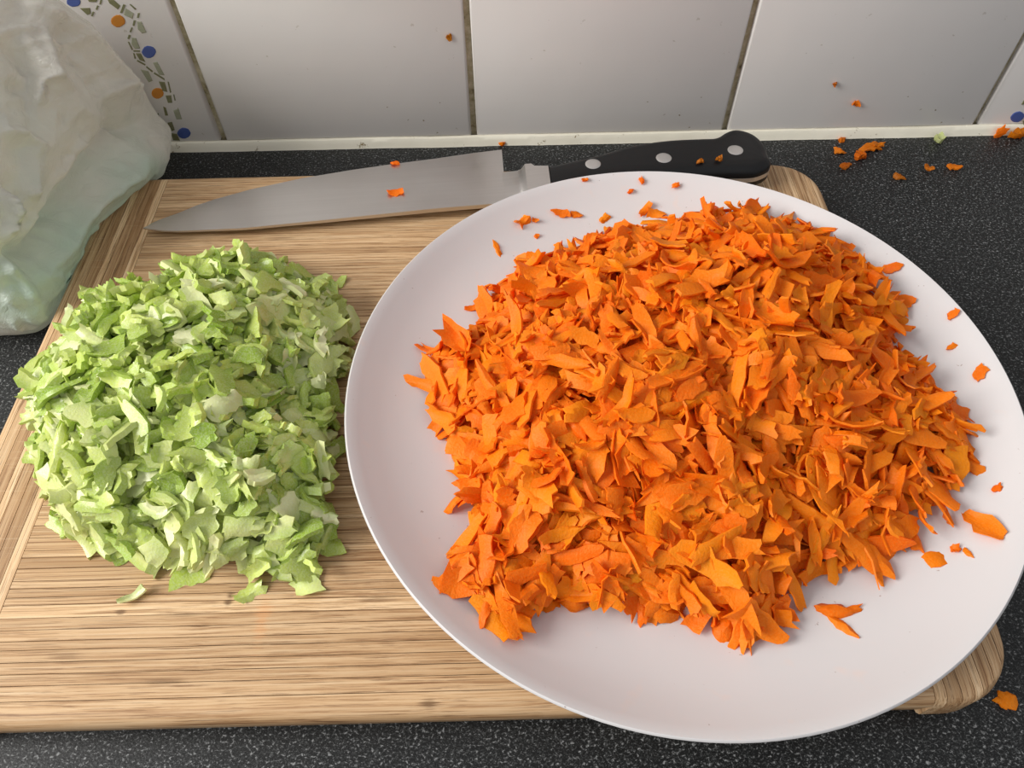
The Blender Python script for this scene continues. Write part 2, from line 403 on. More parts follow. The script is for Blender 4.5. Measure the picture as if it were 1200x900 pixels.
bt = [kl(603, 191, .0315), kl(622, 190, .0315), kl(626, 193, .0315), kl(642, 193.5, .0315)]
xr = [p.x for p in bt]; yt = [p.y for p in bt]
# bolster: grows from blade thickness to handle thickness
vs_, fs_ = [], []
xb0 = up[-1][0]-.001; xs = [xb0, xr[0]+.001, xr[0]+.0032, xr[0]+.0052, xr[1], xr[2], xr[3]]
hs = [.0012, .0018, .0032, .0062, .0067, .0069, .0070]
tops = [yt[0], yt[0], yt[0], yt[0]+.0005, yt[1], yt[2], yt[3]]
for x, h, t in zip(xs, hs, tops):
    b = -.0012 if x < xr[0] else -.0015
    for y, z in ((b, -h*.7), (b, h*.7), (b+.002, h), (t-.002, h), (t, h*.6), (t, -h*.6), (t-.002, -h), (b+.002, -h)): vs_.append((x, y, z))
n = 8
for i in range(len(xs)-1):
    for j in range(n): fs_.append((i*n+j, i*n+(j+1) % n, (i+1)*n+(j+1) % n, (i+1)*n+j))
fs_.append(tuple(range(n))); fs_.append(tuple((len(xs)-1)*n+i for i in range(n))[::-1])
obj('bolster', mesh('bolster', vs_, [q[::-1] for q in fs_], [M['steel']], smooth=40), knife)
# handle outline (top face) upper contour, lower contour about parallel to the rivet line
rv = [kl(695, 191, .0338), kl(778, 184, .0345), kl(862, 175, .0352)]
hu = [kl(*q, .0315) for q in ((643, 193.5), (665, 189), (700, 181.5), (740, 171), (780, 165.5), (820, 164), (838, 163.5), (848, 158), (858, 154.5), (870, 155.5), (882, 160), (891, 167), (897, 175), (899.5, 184))]
HX = [p.x for p in hu]; HY = [p.y for p in hu]
xe = HX[-1]
HL = [(xe+.0002, HY[-1]-.0055), (xe-.0025, HY[-1]-.0098), (xe-.009, HY[-1]-.0128), (rv[2].x+.002, rv[2].y-.0160), (rv[2].x-.012, rv[2].y-.0150), (rv[1].x, rv[1].y-.0125), (rv[0].x, rv[0].y-.0125), (HX[0], -.0015)]
oc = np.array([(HX[0]-.005, HY[0])]+[(x, y) for x, y in zip(HX, HY)]+HL+[(HX[0]-.005, -.0015)])
dense = []
for i in range(len(oc)):
    p0, p1, p2, p3 = oc[max(i-1, 0)], oc[i], oc[(i+1) % len(oc)], oc[min(i+2, len(oc)-1)]
    for t in np.linspace(0, 1, 8, endpoint=False):
        if i == len(oc)-1: dense.append(p1*(1-t)+p2*t)
        else: dense.append(.5*((2*p1)+(-p0+p2)*t+(2*p0-5*p1+4*p2-p3)*t*t+(-p0+3*p1-3*p2+p3)*t**3))
dense = np.array(dense)
for _ in range(2): dense[1:-1] = (dense[:-2]+2*dense[1:-1]+dense[2:])/4
tg = np.roll(dense, -1, 0)-np.roll(dense, 1, 0); tg /= np.maximum(np.linalg.norm(tg, axis=1, keepdims=True), 1e-9)
nr = np.c_[tg[:, 1], -tg[:, 0]]
if ((dense+nr*.001-dense.mean(0))**2).sum() > ((dense-dense.mean(0))**2).sum(): nr = -nr
for _ in range(8): nr = (np.roll(nr, 1, 0)+nr*2+np.roll(nr, -1, 0))/4
def hring(ins, z): return [(max(float(x), HX[0]), float(y), z) for x, y in dense+nr*ins][::-1]
for sgn, nm in ((1, 'handle_scale'), (-1, 'handle_scale')):
    rings = [hring(0, sgn*.0014), hring(.0, sgn*.0036), hring(.0010, sgn*.0053), hring(.0027, sgn*.0065), hring(.0048, sgn*.0070)]
    v, f = prism(rings)
    if sgn > 0: pass
    else: f = [q[::-1] for q in f]
    obj(nm, mesh(nm, v, [q[::-1] for q in f], [M['handle']], smooth=40), knife)
v, f = prism([hring(-.0001, -.0013), hring(-.0001, .0013)])
obj('tang', mesh('tang', v, [q[::-1] for q in f], [M['rivet']]), knife, label='steel tang showing between the black handle scales')
for p in rv:
    rings = []
    for r_, z_ in ((.0040, .0060), (.0040, .0071), (.0036, .00730), (.002, .00738)):
        rings.append([(p.x+r_*math.cos(a*math.pi/12), p.y+r_*math.sin(a*math.pi/12), z_) for a in range(24)])
    v, f = prism(rings); obj('rivet', mesh('rivet', v, f, [M['rivet']], smooth=50), knife)

# ------------------------------------------------------------------ shreds
def flake(rg, L, W, T, kind):
    """one cut piece as a closed thin solid: nu x nv grid, top and bottom; returns verts (local), faces, colours"""
    nu, nv = 7, 4
    u = np.linspace(-1, 1, nu); vv = np.linspace(-1, 1, nv)
    skew = rg.uniform(-.5, .5)
    if kind == 'carrot':
        tip0, tip1 = rg.uniform(.2, 1.), rg.uniform(.45, 1.05)
        wid = np.interp(u, [-1, -.55, 0, .55, 1], [tip0, rg.uniform(.75, 1.), 1., rg.uniform(.75, 1.), tip1])
        curl = rg.normal(0, .0016)*(L/.014); bow = rg.normal(0, .0011)*(W/.007)
    elif kind == 'slice':                       # crescent slice across the stalk
        wid = np.interp(u, [-1, -.7, 0, .7, 1], [.45, .8, 1., .8, .45]); curl = 0; bow = 0
    else:
        wid = np.interp(u, [-1, -.55, 0, .55, 1], [rg.uniform(.6, 1.05), rg.uniform(.9, 1.05), 1., rg.uniform(.9, 1.05), rg.uniform(.6, 1.05)])
        curl = rg.normal(0, .0010); bow = rg.normal(0, .0012)
    U, V = np.meshgrid(u, vv, indexing='ij')
    X = U*L/2+V*W*.5*skew*.7; Y = V*W/2*wid[:, None]
    if kind == 'slice': Y = Y+(1-U**2)*L*rg.uniform(.12, .28)
    X = X+rg.normal(0, 1, X.shape)*L*.014*(1+3.4*(abs(U) > .9)); Y = Y+rg.normal(0, 1, X.shape)*W*.035*(1+.9*(abs(V) > .9))
    Zm = curl*(U**2)+bow*(V**2)+rg.normal(0, 1, X.shape)*T*.14+rg.uniform(-.0010, .0010)*U*V
    th = T/2*np.clip(1-.42*(abs(V) > .9)-.2*(abs(U) > .9), .3, 1)*np.ones_like(X)
    if kind != 'carrot': th = T/2*(np.ones_like(X)-.12*(abs(V) > .9))
    top = np.stack([X, Y, Zm+th], -1).reshape(-1, 3); bot = np.stack([X, Y, Zm-th], -1).reshape(-1, 3)
    if kind == 'dice': bot[:, :2] *= rg.uniform(.8, 1.05)
    P = np.vstack([top, bot]); n = nu*nv; F = []
    for i in range(nu-1):
        for j in range(nv-1):
            a, b, c, d = i*nv+j, (i+1)*nv+j, (i+1)*nv+j+1, i*nv+j+1
            F.append((a, b, c, d)); F.append((a+n, d+n, c+n, b+n))
    bd = [i*nv for i in range(nu)]+[(nu-1)*nv+j for j in range(1, nv)]+[i*nv+nv-1 for i in range(nu-2, -1, -1)]+[j for j in range(nv-2, 0, -1)]
    for k in range(len(bd)):
        a, b = bd[k], bd[(k+1) % len(bd)]; F.append((a, a+n, b+n, b))
    Uf = np.r_[U.ravel(), U.ravel()]; Vf = np.r_[V.ravel(), V.ravel()]
    if kind == 'carrot':
        k = np.clip(rg.normal(.4, .28), 0, 1)
        base = np.array([1., .19, .0008])*(1-k)+np.array([1., .34, .003])*k
        e = ((abs(Vf) > .9) | (abs(Uf) > .9))*rg.uniform(.0, .30)
        col = base[None]*(1-e[:, None])+np.array([1., .38, .03])[None]*e[:, None]
    else:
        k = np.clip(rg.normal(.50, .24), 0, 1)
        lo_, mid, hi_ = np.array([.34, .52, .025]), np.array([.74, .86, .17]), np.array([.97, .98, .60])
        base = lo_*(1-2*k)+mid*2*k if k < .5 else mid*(2-2*k)+hi_*(2*k-1)
        g = np.clip((Vf+.4)*1.0, 0, 1)*rg.uniform(.1, .75)          # green skin along one side
        col = base[None]*(1-g[:, None])+lo_[None]*1.15*g[:, None]
        col = col*rg.uniform(.9, 1.05)
    return P, F, np.clip(col, 0, 1)
def rot_to(nrm, yaw):
    nrm = nrm/np.linalg.norm(nrm); t = np.array([math.cos(yaw), math.sin(yaw), 0.]); t = t-nrm*(t@nrm); t /= np.linalg.norm(t)
    return np.stack([t, np.cross(nrm, t), nrm], 1)

def inside(poly, X, Y):
    r = np.zeros(X.shape, bool); n = len(poly)
    for i in range(n):
        (x0, y0), (x1, y1) = poly[i], poly[(i+1) % n]
        c = ((y0 > Y) != (y1 > Y)); r ^= c & (X < (x1-x0)*(Y-y0)/(y1-y0+1e-12)+x0)
    return r
def pdist(poly, X, Y):
    d = np.full(X.shape, 9.); n = len(poly)
    for i in range(n):
        a, b = np.array(poly[i]), np.array(poly[(i+1) % n]); e = b-a
        t = np.clip(((X-a[0])*e[0]+(Y-a[1])*e[1])/(e@e), 0, 1); d = np.minimum(d, np.hypot(X-a[0]-t*e[0], Y-a[1]-t*e[1]))
    return d
INSET = .0035
class Heap:
    def __init__(s, poly, base, H, D, core, seed, bump):
        s.poly = poly; s.cs = .0008; P = np.array(poly); s.x0, s.y0 = P.min(0)-.02; s.nx, s.ny = ((P.max(0)+.02-P.min(0)+.02)/s.cs).astype(int)+1
        s.X, s.Y = np.meshgrid(s.x0+np.arange(s.nx)*s.cs, s.y0+np.arange(s.ny)*s.cs, indexing='ij')
        s.base = base(s.X, s.Y); ins = inside(poly, s.X, s.Y); d = np.where(ins, pdist(poly, s.X, s.Y), 0)
        t = np.clip(d/D, 0, 1); prof = H*(1-(1-t)**1.55)
        rg = np.random.default_rng(seed)
        lump = np.zeros_like(prof)
        for k in range(14):
            cx, cy = rg.uniform(s.x0, s.x0+s.nx*s.cs), rg.uniform(s.y0, s.y0+s.ny*s.cs); sg = rg.uniform(.010, .022)
            lump += rg.choice([-1, 1])*bump*np.exp(-((s.X-cx)**2+(s.Y-cy)**2)/(2*sg*sg))
        s.target = s.base+np.maximum(prof+lump*np.clip(t*2.2, 0, 1), 0); s.ins = ins & (d > INSET)
        s.h = np.where(s.target-core > s.base, s.target-core, s.base); s.core = s.h.copy(); s.rg = rg; s.P = []
    pale = ()
    def idx(s, x, y): return np.clip(((x-s.x0)/s.cs+.5).astype(int), 0, s.nx-1), np.clip(((y-s.y0)/s.cs+.5).astype(int), 0, s.ny-1)
    def drop(s, x, y, yaw, L, W, T, kind, tilt, q=.62):
        rg = s.rg; V, F, col = flake(rg, L, W, T, kind)
        uu, ww = np.meshgrid(np.linspace(-.46, .46, 13)*L, np.linspace(-.44, .44, 8)*W); gx, gy = uu.ravel(), ww.ravel()
        c, sn = math.cos(yaw), math.sin(yaw)
        hx, hy = x+c*gx-sn*gy, y+sn*gx+c*gy; i, j = s.idx(hx, hy); hh = s.h[i, j]
        A = np.c_[np.ones(len(gx)), hx-x, hy-y]; k = np.linalg.lstsq(A, hh, rcond=None)[0]
        g = np.clip(k[1:], -.9, .9)
        nrm = np.array([-g[0]+rg.normal(0, tilt), -g[1]+rg.normal(0, tilt), 1.])
        R = rot_to(nrm, yaw)
        pts = np.c_[gx, gy, np.zeros(len(gx))]@R.T; i, j = s.idx(x+pts[:, 0], y+pts[:, 1])
        z = np.quantile(s.h[i, j]-(pts[:, 2]-T/2), q)
        s.h[i, j] = np.maximum(s.h[i, j], z+pts[:, 2]+T/2)
        for cx_, cy_, sg_ in s.pale:                 # hearts of the stalks: paler, yellower pieces
            f_ = .6*math.exp(-((x-cx_)**2+(y-cy_)**2)/(2*sg_*sg_))*rg.uniform(.6, 1.2); col = col*(1-f_)+np.array([.95, .95, .45])*f_
        s.P.append((np.array([x, y, z]), R, V, F, col)); return R
    def fill(s, nmax, size, kinds, tilt, stack, big):
        rg = s.rg; last = None; k = 0
        ii, jj = np.nonzero(s.ins); bi = rg.permutation(len(ii))[:400]
        while k < nmax:
            if last is not None and rg.random() < stack:
                x, y, yaw = last; ang = yaw+math.pi/2; st = rg.uniform(.0018, .0042)*rg.choice([-1, 1])
                x, y, yaw = x+math.cos(ang)*st, y+math.sin(ang)*st, yaw+rg.normal(0, .18)
                a, b = s.idx(np.array([x]), np.array([y]))
                if not s.ins[a[0], b[0]] or s.h[a[0], b[0]] > s.target[a[0], b[0]]+.003: last = None; continue
            else:
                c = rg.integers(0, len(ii), 60); dv = (s.target-s.h)[ii[c], jj[c]]
                m = c[np.argmax(dv)]
                if dv.max() < .0004: break
                x, y = s.x0+ii[m]*s.cs, s.y0+jj[m]*s.cs; yaw = rg.uniform(0, 2*math.pi)
            L, W, T = size(rg); kd = kinds[rg.integers(0, len(kinds))]
            tl = tilt if rg.random() > big else tilt*2.6
            s.drop(x, y, yaw, L, W, T, kd, tl); last = (x, y, yaw); k += 1
        return k
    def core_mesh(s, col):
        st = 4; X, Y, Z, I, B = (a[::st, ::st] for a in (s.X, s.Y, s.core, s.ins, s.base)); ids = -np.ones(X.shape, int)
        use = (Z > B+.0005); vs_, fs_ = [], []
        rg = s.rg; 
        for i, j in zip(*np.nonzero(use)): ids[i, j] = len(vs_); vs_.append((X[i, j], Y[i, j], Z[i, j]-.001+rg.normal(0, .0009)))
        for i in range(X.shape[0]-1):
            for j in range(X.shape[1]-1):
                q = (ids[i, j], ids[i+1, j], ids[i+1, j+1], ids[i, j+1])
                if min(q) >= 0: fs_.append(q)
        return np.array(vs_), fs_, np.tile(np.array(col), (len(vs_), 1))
def emit(heap, name, mat, label, cat, group, restlabel, corecol, nbig=300):
    P = heap.P
    # rank the pieces by how much of each the photograph's view shows; the 300 largest become objects
    V, Fc, own, b = [], [], [], 0
    for k, (c, R, v, f, col) in enumerate(P):
        w_ = v@R.T+c; V.append(w_)
        for q in f: Fc.append(tuple(b+i for i in q)); own.append(k)
        b += len(w_)
    V = np.vstack(V); own = np.array(own); tree = BVHTree.FromPolygons(V.tolist(), Fc)
    rel = V-CAM; zc = rel@CF; pxs = 600+FPX*(rel@CR)/zc; pys = 450-FPX*(rel@CU)/zc
    cnt = np.zeros(len(P)); cv = Vector(CAM)
    for px in np.arange(max(0, pxs.min()), min(1200, pxs.max()), 3.):
        for py in np.arange(max(0, pys.min()), min(900, pys.max()), 3.):
            h = tree.ray_cast(cv, Vector(ray(px, py)).normalized())
            if h[2] is not None: cnt[own[h[2]]] += 1
    order = np.argsort(-cnt); big = set(order[:nbig].tolist())
    rv_, rf, rc = [], [], []; b = 0
    for k, (c, R, v, f, col) in enumerate(P):
        if k in big:
            me = mesh(name, v@R.T, f, [mat], smooth=38, cols=col); obj(name, me, None, c, label=label, cat=cat, group=group)
        else:
            rv_.append(v@R.T+c); rf += [tuple(b+i for i in q) for q in f]; rc.append(col); b += len(v)
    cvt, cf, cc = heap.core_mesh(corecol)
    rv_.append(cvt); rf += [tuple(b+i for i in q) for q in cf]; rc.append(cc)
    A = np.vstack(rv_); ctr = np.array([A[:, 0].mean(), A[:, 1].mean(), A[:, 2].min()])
    obj(name+'_heap', mesh(name+'_heap', A-ctr, rf, [mat], smooth=38, cols=np.vstack(rc)), None, ctr, label=restlabel, cat=cat, kind='stuff')
    print(name, 'pieces', len(P), 'visible', int((cnt > 0).sum()), 'tris', len(rf)*2)

cp = [(500, 395), (485, 430), (483, 500), (515, 560), (525, 630), (496, 690), (530, 745), (612, 788), (658, 738), (760, 757), (825, 760), (905, 786), (935, 740), (955, 692), (1030, 692), (1085, 645),
      (1115, 600), (1145, 545), (1135, 485), (1078, 430), (1062, 380), (1000, 305), (920, 268), (840, 250), (740, 268), (660, 285), (600, 305), (565, 350), (530, 390)]
cpoly = [tuple(at(a, b, .0245)[:2]) for a, b in cp]
H1 = Heap(cpoly, lambda X, Y: plate_z(np.hypot(X-PC[0], Y-PC[1])), .046, .085, .011, 5, .0035)
def csize(rg):
    L = float(np.clip(rg.lognormal(math.log(.0150), .33), .005, .0245)); return L, float(np.clip(rg.lognormal(math.log(.0061), .28), .0028, .0092)), float(rg.uniform(.0009, .0018))
H1.fill(2600, csize, ['carrot'], .30, .42, .22)
emit(H1, 'carrot_shred', M['carrot'], 'thin orange shred in the grated carrot heap on the white plate', 'carrot', 'carrot shreds heaped on the plate', 'rest of the grated carrot heap, smaller and deeper shreds on the plate', (.80, .08, .001))

ep = [(32, 470), (62, 420), (85, 372), (140, 350), (190, 338), (240, 322), (290, 303), (340, 312), (390, 342), (418, 370), (418, 420), (404, 480), (408, 560), (403, 605), (395, 648), (368, 685), (330, 682), (290, 684),
      (240, 676), (150, 672), (110, 662), (76, 642), (56, 602), (32, 540)]
epoly = [tuple(at(a, b, .0185)[:2]) for a, b in ep]
H2 = Heap(epoly, lambda X, Y: X*0+.0182, .034, .050, .011, 8, .003)
H2.pale = [(*at(408, 385, .03)[:2], .013), (*at(80, 615, .02)[:2], .015), (*at(250, 665, .02)[:2], .014)]
def esize(rg):
    L = float(np.clip(rg.lognormal(math.log(.0110), .35), .004, .020)); return L, float(np.clip(rg.lognormal(math.log(.0060), .36), .0024, .0095)), float(rg.uniform(.0014, .0034))
H2.fill(1500, esize, ['slice', 'dice', 'dice'], .32, .45, .25)
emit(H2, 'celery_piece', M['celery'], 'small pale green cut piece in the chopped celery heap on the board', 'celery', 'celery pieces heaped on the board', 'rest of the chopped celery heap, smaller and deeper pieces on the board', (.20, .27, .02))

# ------------------------------------------------------------------ stray pieces
rs = np.random.default_rng(77)
def stray(name, mat, kind, p, L, W, T, yaw, label, cat, nrm=(0, 0, 1), lift=.5, tint=1.):
    V, F, col = flake(rs, L, W, T, kind)
    R = rot_to(np.array(nrm, float), yaw); V = V@R.T; p = np.array(p, float)+np.array(nrm, float)/np.linalg.norm(nrm)*T*lift
    return obj(name, mesh(name, V, F, [mat], smooth=38, cols=col*tint), None, p, label=label, cat=cat)
def on_plate(px, py):
    z = .024
    for _ in range(12): p = at(px, py, z); r = math.hypot(p[0]-PC[0], p[1]-PC[1]); z = float(plate_z(r))
    g = (float(plate_z(r+.001))-float(plate_z(r-.001)))/.002; d = (p[:2]-PC)/max(r, 1e-6)
    return p, (-g*d[0], -g*d[1], 1.)
def cpl(px, py, L, W, yaw, label, T=.001, name='carrot_scrap', tint=1.):
    p, n_ = on_plate(px, py); return stray(name, M['carrot'], 'carrot', p, L, W, T, yaw, label, 'carrot', n_, .6, tint)
cpl(1046, 314, .0075, .0045, -.1, 'orange carrot scrap lying alone near the plate rim, furthest back right of the heap')
cpl(1060, 355, .0085, .0062, -.5, 'squarish carrot scrap on the plate touching the back right edge of the heap')
cpl(1117, 369, .0052, .0032, .4, 'small oblong carrot scrap close to the right rear plate rim')
cpl(1115, 407, .0040, .0024, .3, 'tiny carrot crumb on the plate just in front of the small oblong scrap')
cpl(1149, 438, .0065, .0048, .6, 'four-sided carrot scrap near the right rim of the plate')
cpl(1168, 573, .0038, .0028, .0, 'tiny carrot crumb near the right rim behind the long stray shred')
cpl(1152, 618, .0140, .0085, -1.0, 'largest stray carrot shred, broad and blunt, at right of the heap on the plate')
cpl(1120, 645, .0034, .0030, .2, 'round carrot crumb left of the white gap below the largest stray shred')
cpl(1134, 648, .0042, .0020, -1.1, 'sliver of carrot beside the round crumb below the largest stray shred')
cpl(1096, 656, .0120, .0062, .2, 'pale thin carrot shred lying flat at the right front foot of the heap', .0007)
cpl(978, 716, .0130, .0055, -.2, 'wedge-shaped carrot shred in the stray cluster in front of the heap', .0022)
cpl(984, 732, .0110, .0040, -1.0, 'pointed carrot shred at the front of the stray cluster below the heap', .0012)
cpl(995, 716, .0095, .0030, .1, 'narrow carrot shred at the back right of the stray cluster below the heap', .0010)
cpl(583, 292, .0085, .0045, -1.1, 'upright oval carrot scrap on the plate, leftmost of those behind the heap')
cpl(612, 260, .0075, .0060, .7, 'triangular carrot scrap on the rear left of the plate behind the heap')
cpl(627, 259, .0035, .0022, .0, 'tiny carrot crumb right of the triangular scrap at the rear left')
cpl(656, 250, .0085, .0038, -.1, 'oval carrot scrap on the plate behind the heap, between triangle and middle')
cpl(675, 252, .0060, .0035, -.3, 'small oval carrot scrap right beside the larger oval one behind the heap')
cpl(708, 257, .0052, .0042, .8, 'pale carrot scrap close behind the rear point of the heap')
cpl(755, 247, .0090, .0035, .9, 'slanting carrot sliver behind the heap near the middle of the plate')
cpl(768, 251, .0085, .0050, -.2, 'blunt carrot scrap just right of the slanting sliver behind the heap')
cpl(551, 362, .0060, .0028, .2, 'small carrot scrap lying left of the heap on bare plate')
cpl(752, 212, .0035, .0022, -1.2, 'tiny carrot crumb on the plate rim nearest the middle rivet')
cpl(792, 217, .0036, .0026, .3, 'tiny carrot crumb on the rear plate rim right of the middle rivet')
cpl(685, 211, .0032, .0018, .2, 'pale carrot crumb on the rear plate rim below the first rivet')
cpl(739, 224, .0030, .0020, .9, 'faint carrot crumb on the rear plate slope behind the heap')
cpl(629, 277, .0026, .0022, .9, 'dot of carrot on the plate below the triangular scrap')
# on the knife
def onknife(px, py, L, W, yaw, label, h=.0012):
    x, y = inpl(px, py); p = Tp+ex*x+ey*y+ez*h; return stray('carrot_scrap', M['carrot'], 'carrot', p, L, W, .001, yaw, label, 'carrot', tuple(ez), .55)
onknife(464, 228, .0085, .0052, .15, 'orange carrot scrap lying on the flat of the steel blade')
onknife(463, 193, .0045, .0026, .0, 'carrot crumb on the cutting edge of the steel blade', .0008)
for px, py, lb in ((820.5, 189.5, 'tiny carrot crumb on the black knife handle, left of two'), (842, 187.5, 'tiny carrot crumb on the black knife handle, right of two, near the end rivet')):
    stray('carrot_crumb', M['carrot'], 'carrot', at(px, py, .0352), .0036, .0026, .0014, .3, lb, 'carrot', tint=.5)
# on the worktop behind and at the right
def cct(px, py, L, W, yaw, label, T=.0016, mat='carrot', nm='carrot_scrap', tint=.72):
    kd = 'carrot' if mat == 'carrot' else 'dice'
    return stray(nm, M[mat], kd, at(px, py, .0006), L, W, T, yaw, label, mat, lift=.5, tint=tint)
cct(1019, 174, .0120, .0065, .3, 'long carrot scrap on the black worktop behind the board corner')
cct(1007, 185, .0062, .0058, .8, 'rounded carrot scrap touching the front of the long worktop scrap', .0028)
cct(1029, 172, .0060, .0030, .1, 'thin carrot tip at the right end of the long worktop scrap')
cct(986, 164, .0042, .0036, .3, 'carrot crumb against the sealant left of the long worktop scrap')
cct(984, 178, .0060, .0040, -.4, 'carrot scrap on the worktop directly left of the long scrap')
cct(990, 195, .0055, .0050, .9, 'pale brown carrot crumb on the worktop in front of the long scrap', tint=.5)
cct(1054, 208, .0060, .0038, -.3, 'dried brownish carrot crumb on the black worktop, left of three in a row', tint=.4)
cct(1087, 199, .0048, .0036, -.6, 'small brownish carrot crumb on the worktop, middle of three in a row', tint=.55)
cct(1117, 197, .0072, .0038, -.3, 'bright pointed carrot scrap on the worktop, right of three in a row')
cct(1099, 166, .0058, .0056, .5, 'single green celery crumb on the worktop against the sealant', .0030, 'celery', 'celery_crumb', .75)
cct(1190, 161, .0090, .0062, .1, 'carrot lump on the worktop at the wall, below the blue painted dot', .0032)
cct(1180, 821, .0068, .0064, .4, 'octagonal carrot scrap on the worktop near the rounded front board corner', .0012, tint=.9)
# stuck to the wall and sealant
def wl(px, py, L, W, yaw, label, y=-.0022, T=.0014, tint=.85):
    V, F, col = flake(rs, L, W, T, 'carrot'); c, s_ = math.cos(yaw), math.sin(yaw)
    Vw = np.c_[V[:, 0]*c-V[:, 1]*s_, -V[:, 2], V[:, 0]*s_+V[:, 1]*c]
    return obj('carrot_crumb', mesh('carrot_crumb', Vw, F, [M['carrot']], smooth=38, cols=col*tint), None, aty(px, py, y), label=label, cat='carrot')
wl(1003, 121, .0042, .0034, .2, 'orange carrot crumb stuck on the white tile above the worktop scraps')
wl(978, 98, .0024, .0018, .9, 'pale brown speck stuck on the tile, above the orange crumb', tint=.45)
wl(526, 44, .0028, .0034, .2, 'dark orange crumb stuck high on the tile beside the grout line', tint=.5)
wl(588, 169, .0038, .0024, .0, 'orange crumb stuck to the sealant above the knife heel', y=-.0050)
wl(1172, 156, .0080, .0052, 1.2, 'carrot scrap leaning upright against the sealant at the far right', y=-.0062, tint=.95)
# celery strays on the board
def ceb(px, py, L, W, yaw, label, T=.001, kd='dice'):
    return stray('celery_scrap', M['celery'], kd, at(px, py, .0184), L, W, T, yaw, label, 'celery', tint=1.08)
ceb(158, 700, .0095, .0030, .55, 'white celery sliver alone on the board in front of the heap', .0009)
ceb(399, 331, .0075, .0042, 1.3, 'pale celery scrap alone on the board behind the heap near the plate')
ceb(293, 694, .0105, .0070, .6, 'pale celery leaf-like piece lying furthest forward of the heap', .0010)
ceb(362, 688, .0095, .0070, .3, 'flat whitish celery piece at the front right foot of the heap', .0010)
ceb(385, 640, .0110, .0085, .1, 'round translucent celery piece on the board beside the plate rim', .0012)
ceb(226, 668, .0135, .0110, .4, 'broad pale celery flake flat on the board at the heap front', .0011)
ceb(70, 615, .0120, .0060, -.5, 'pale yellowish celery flake at the left front foot of the heap', .0011)

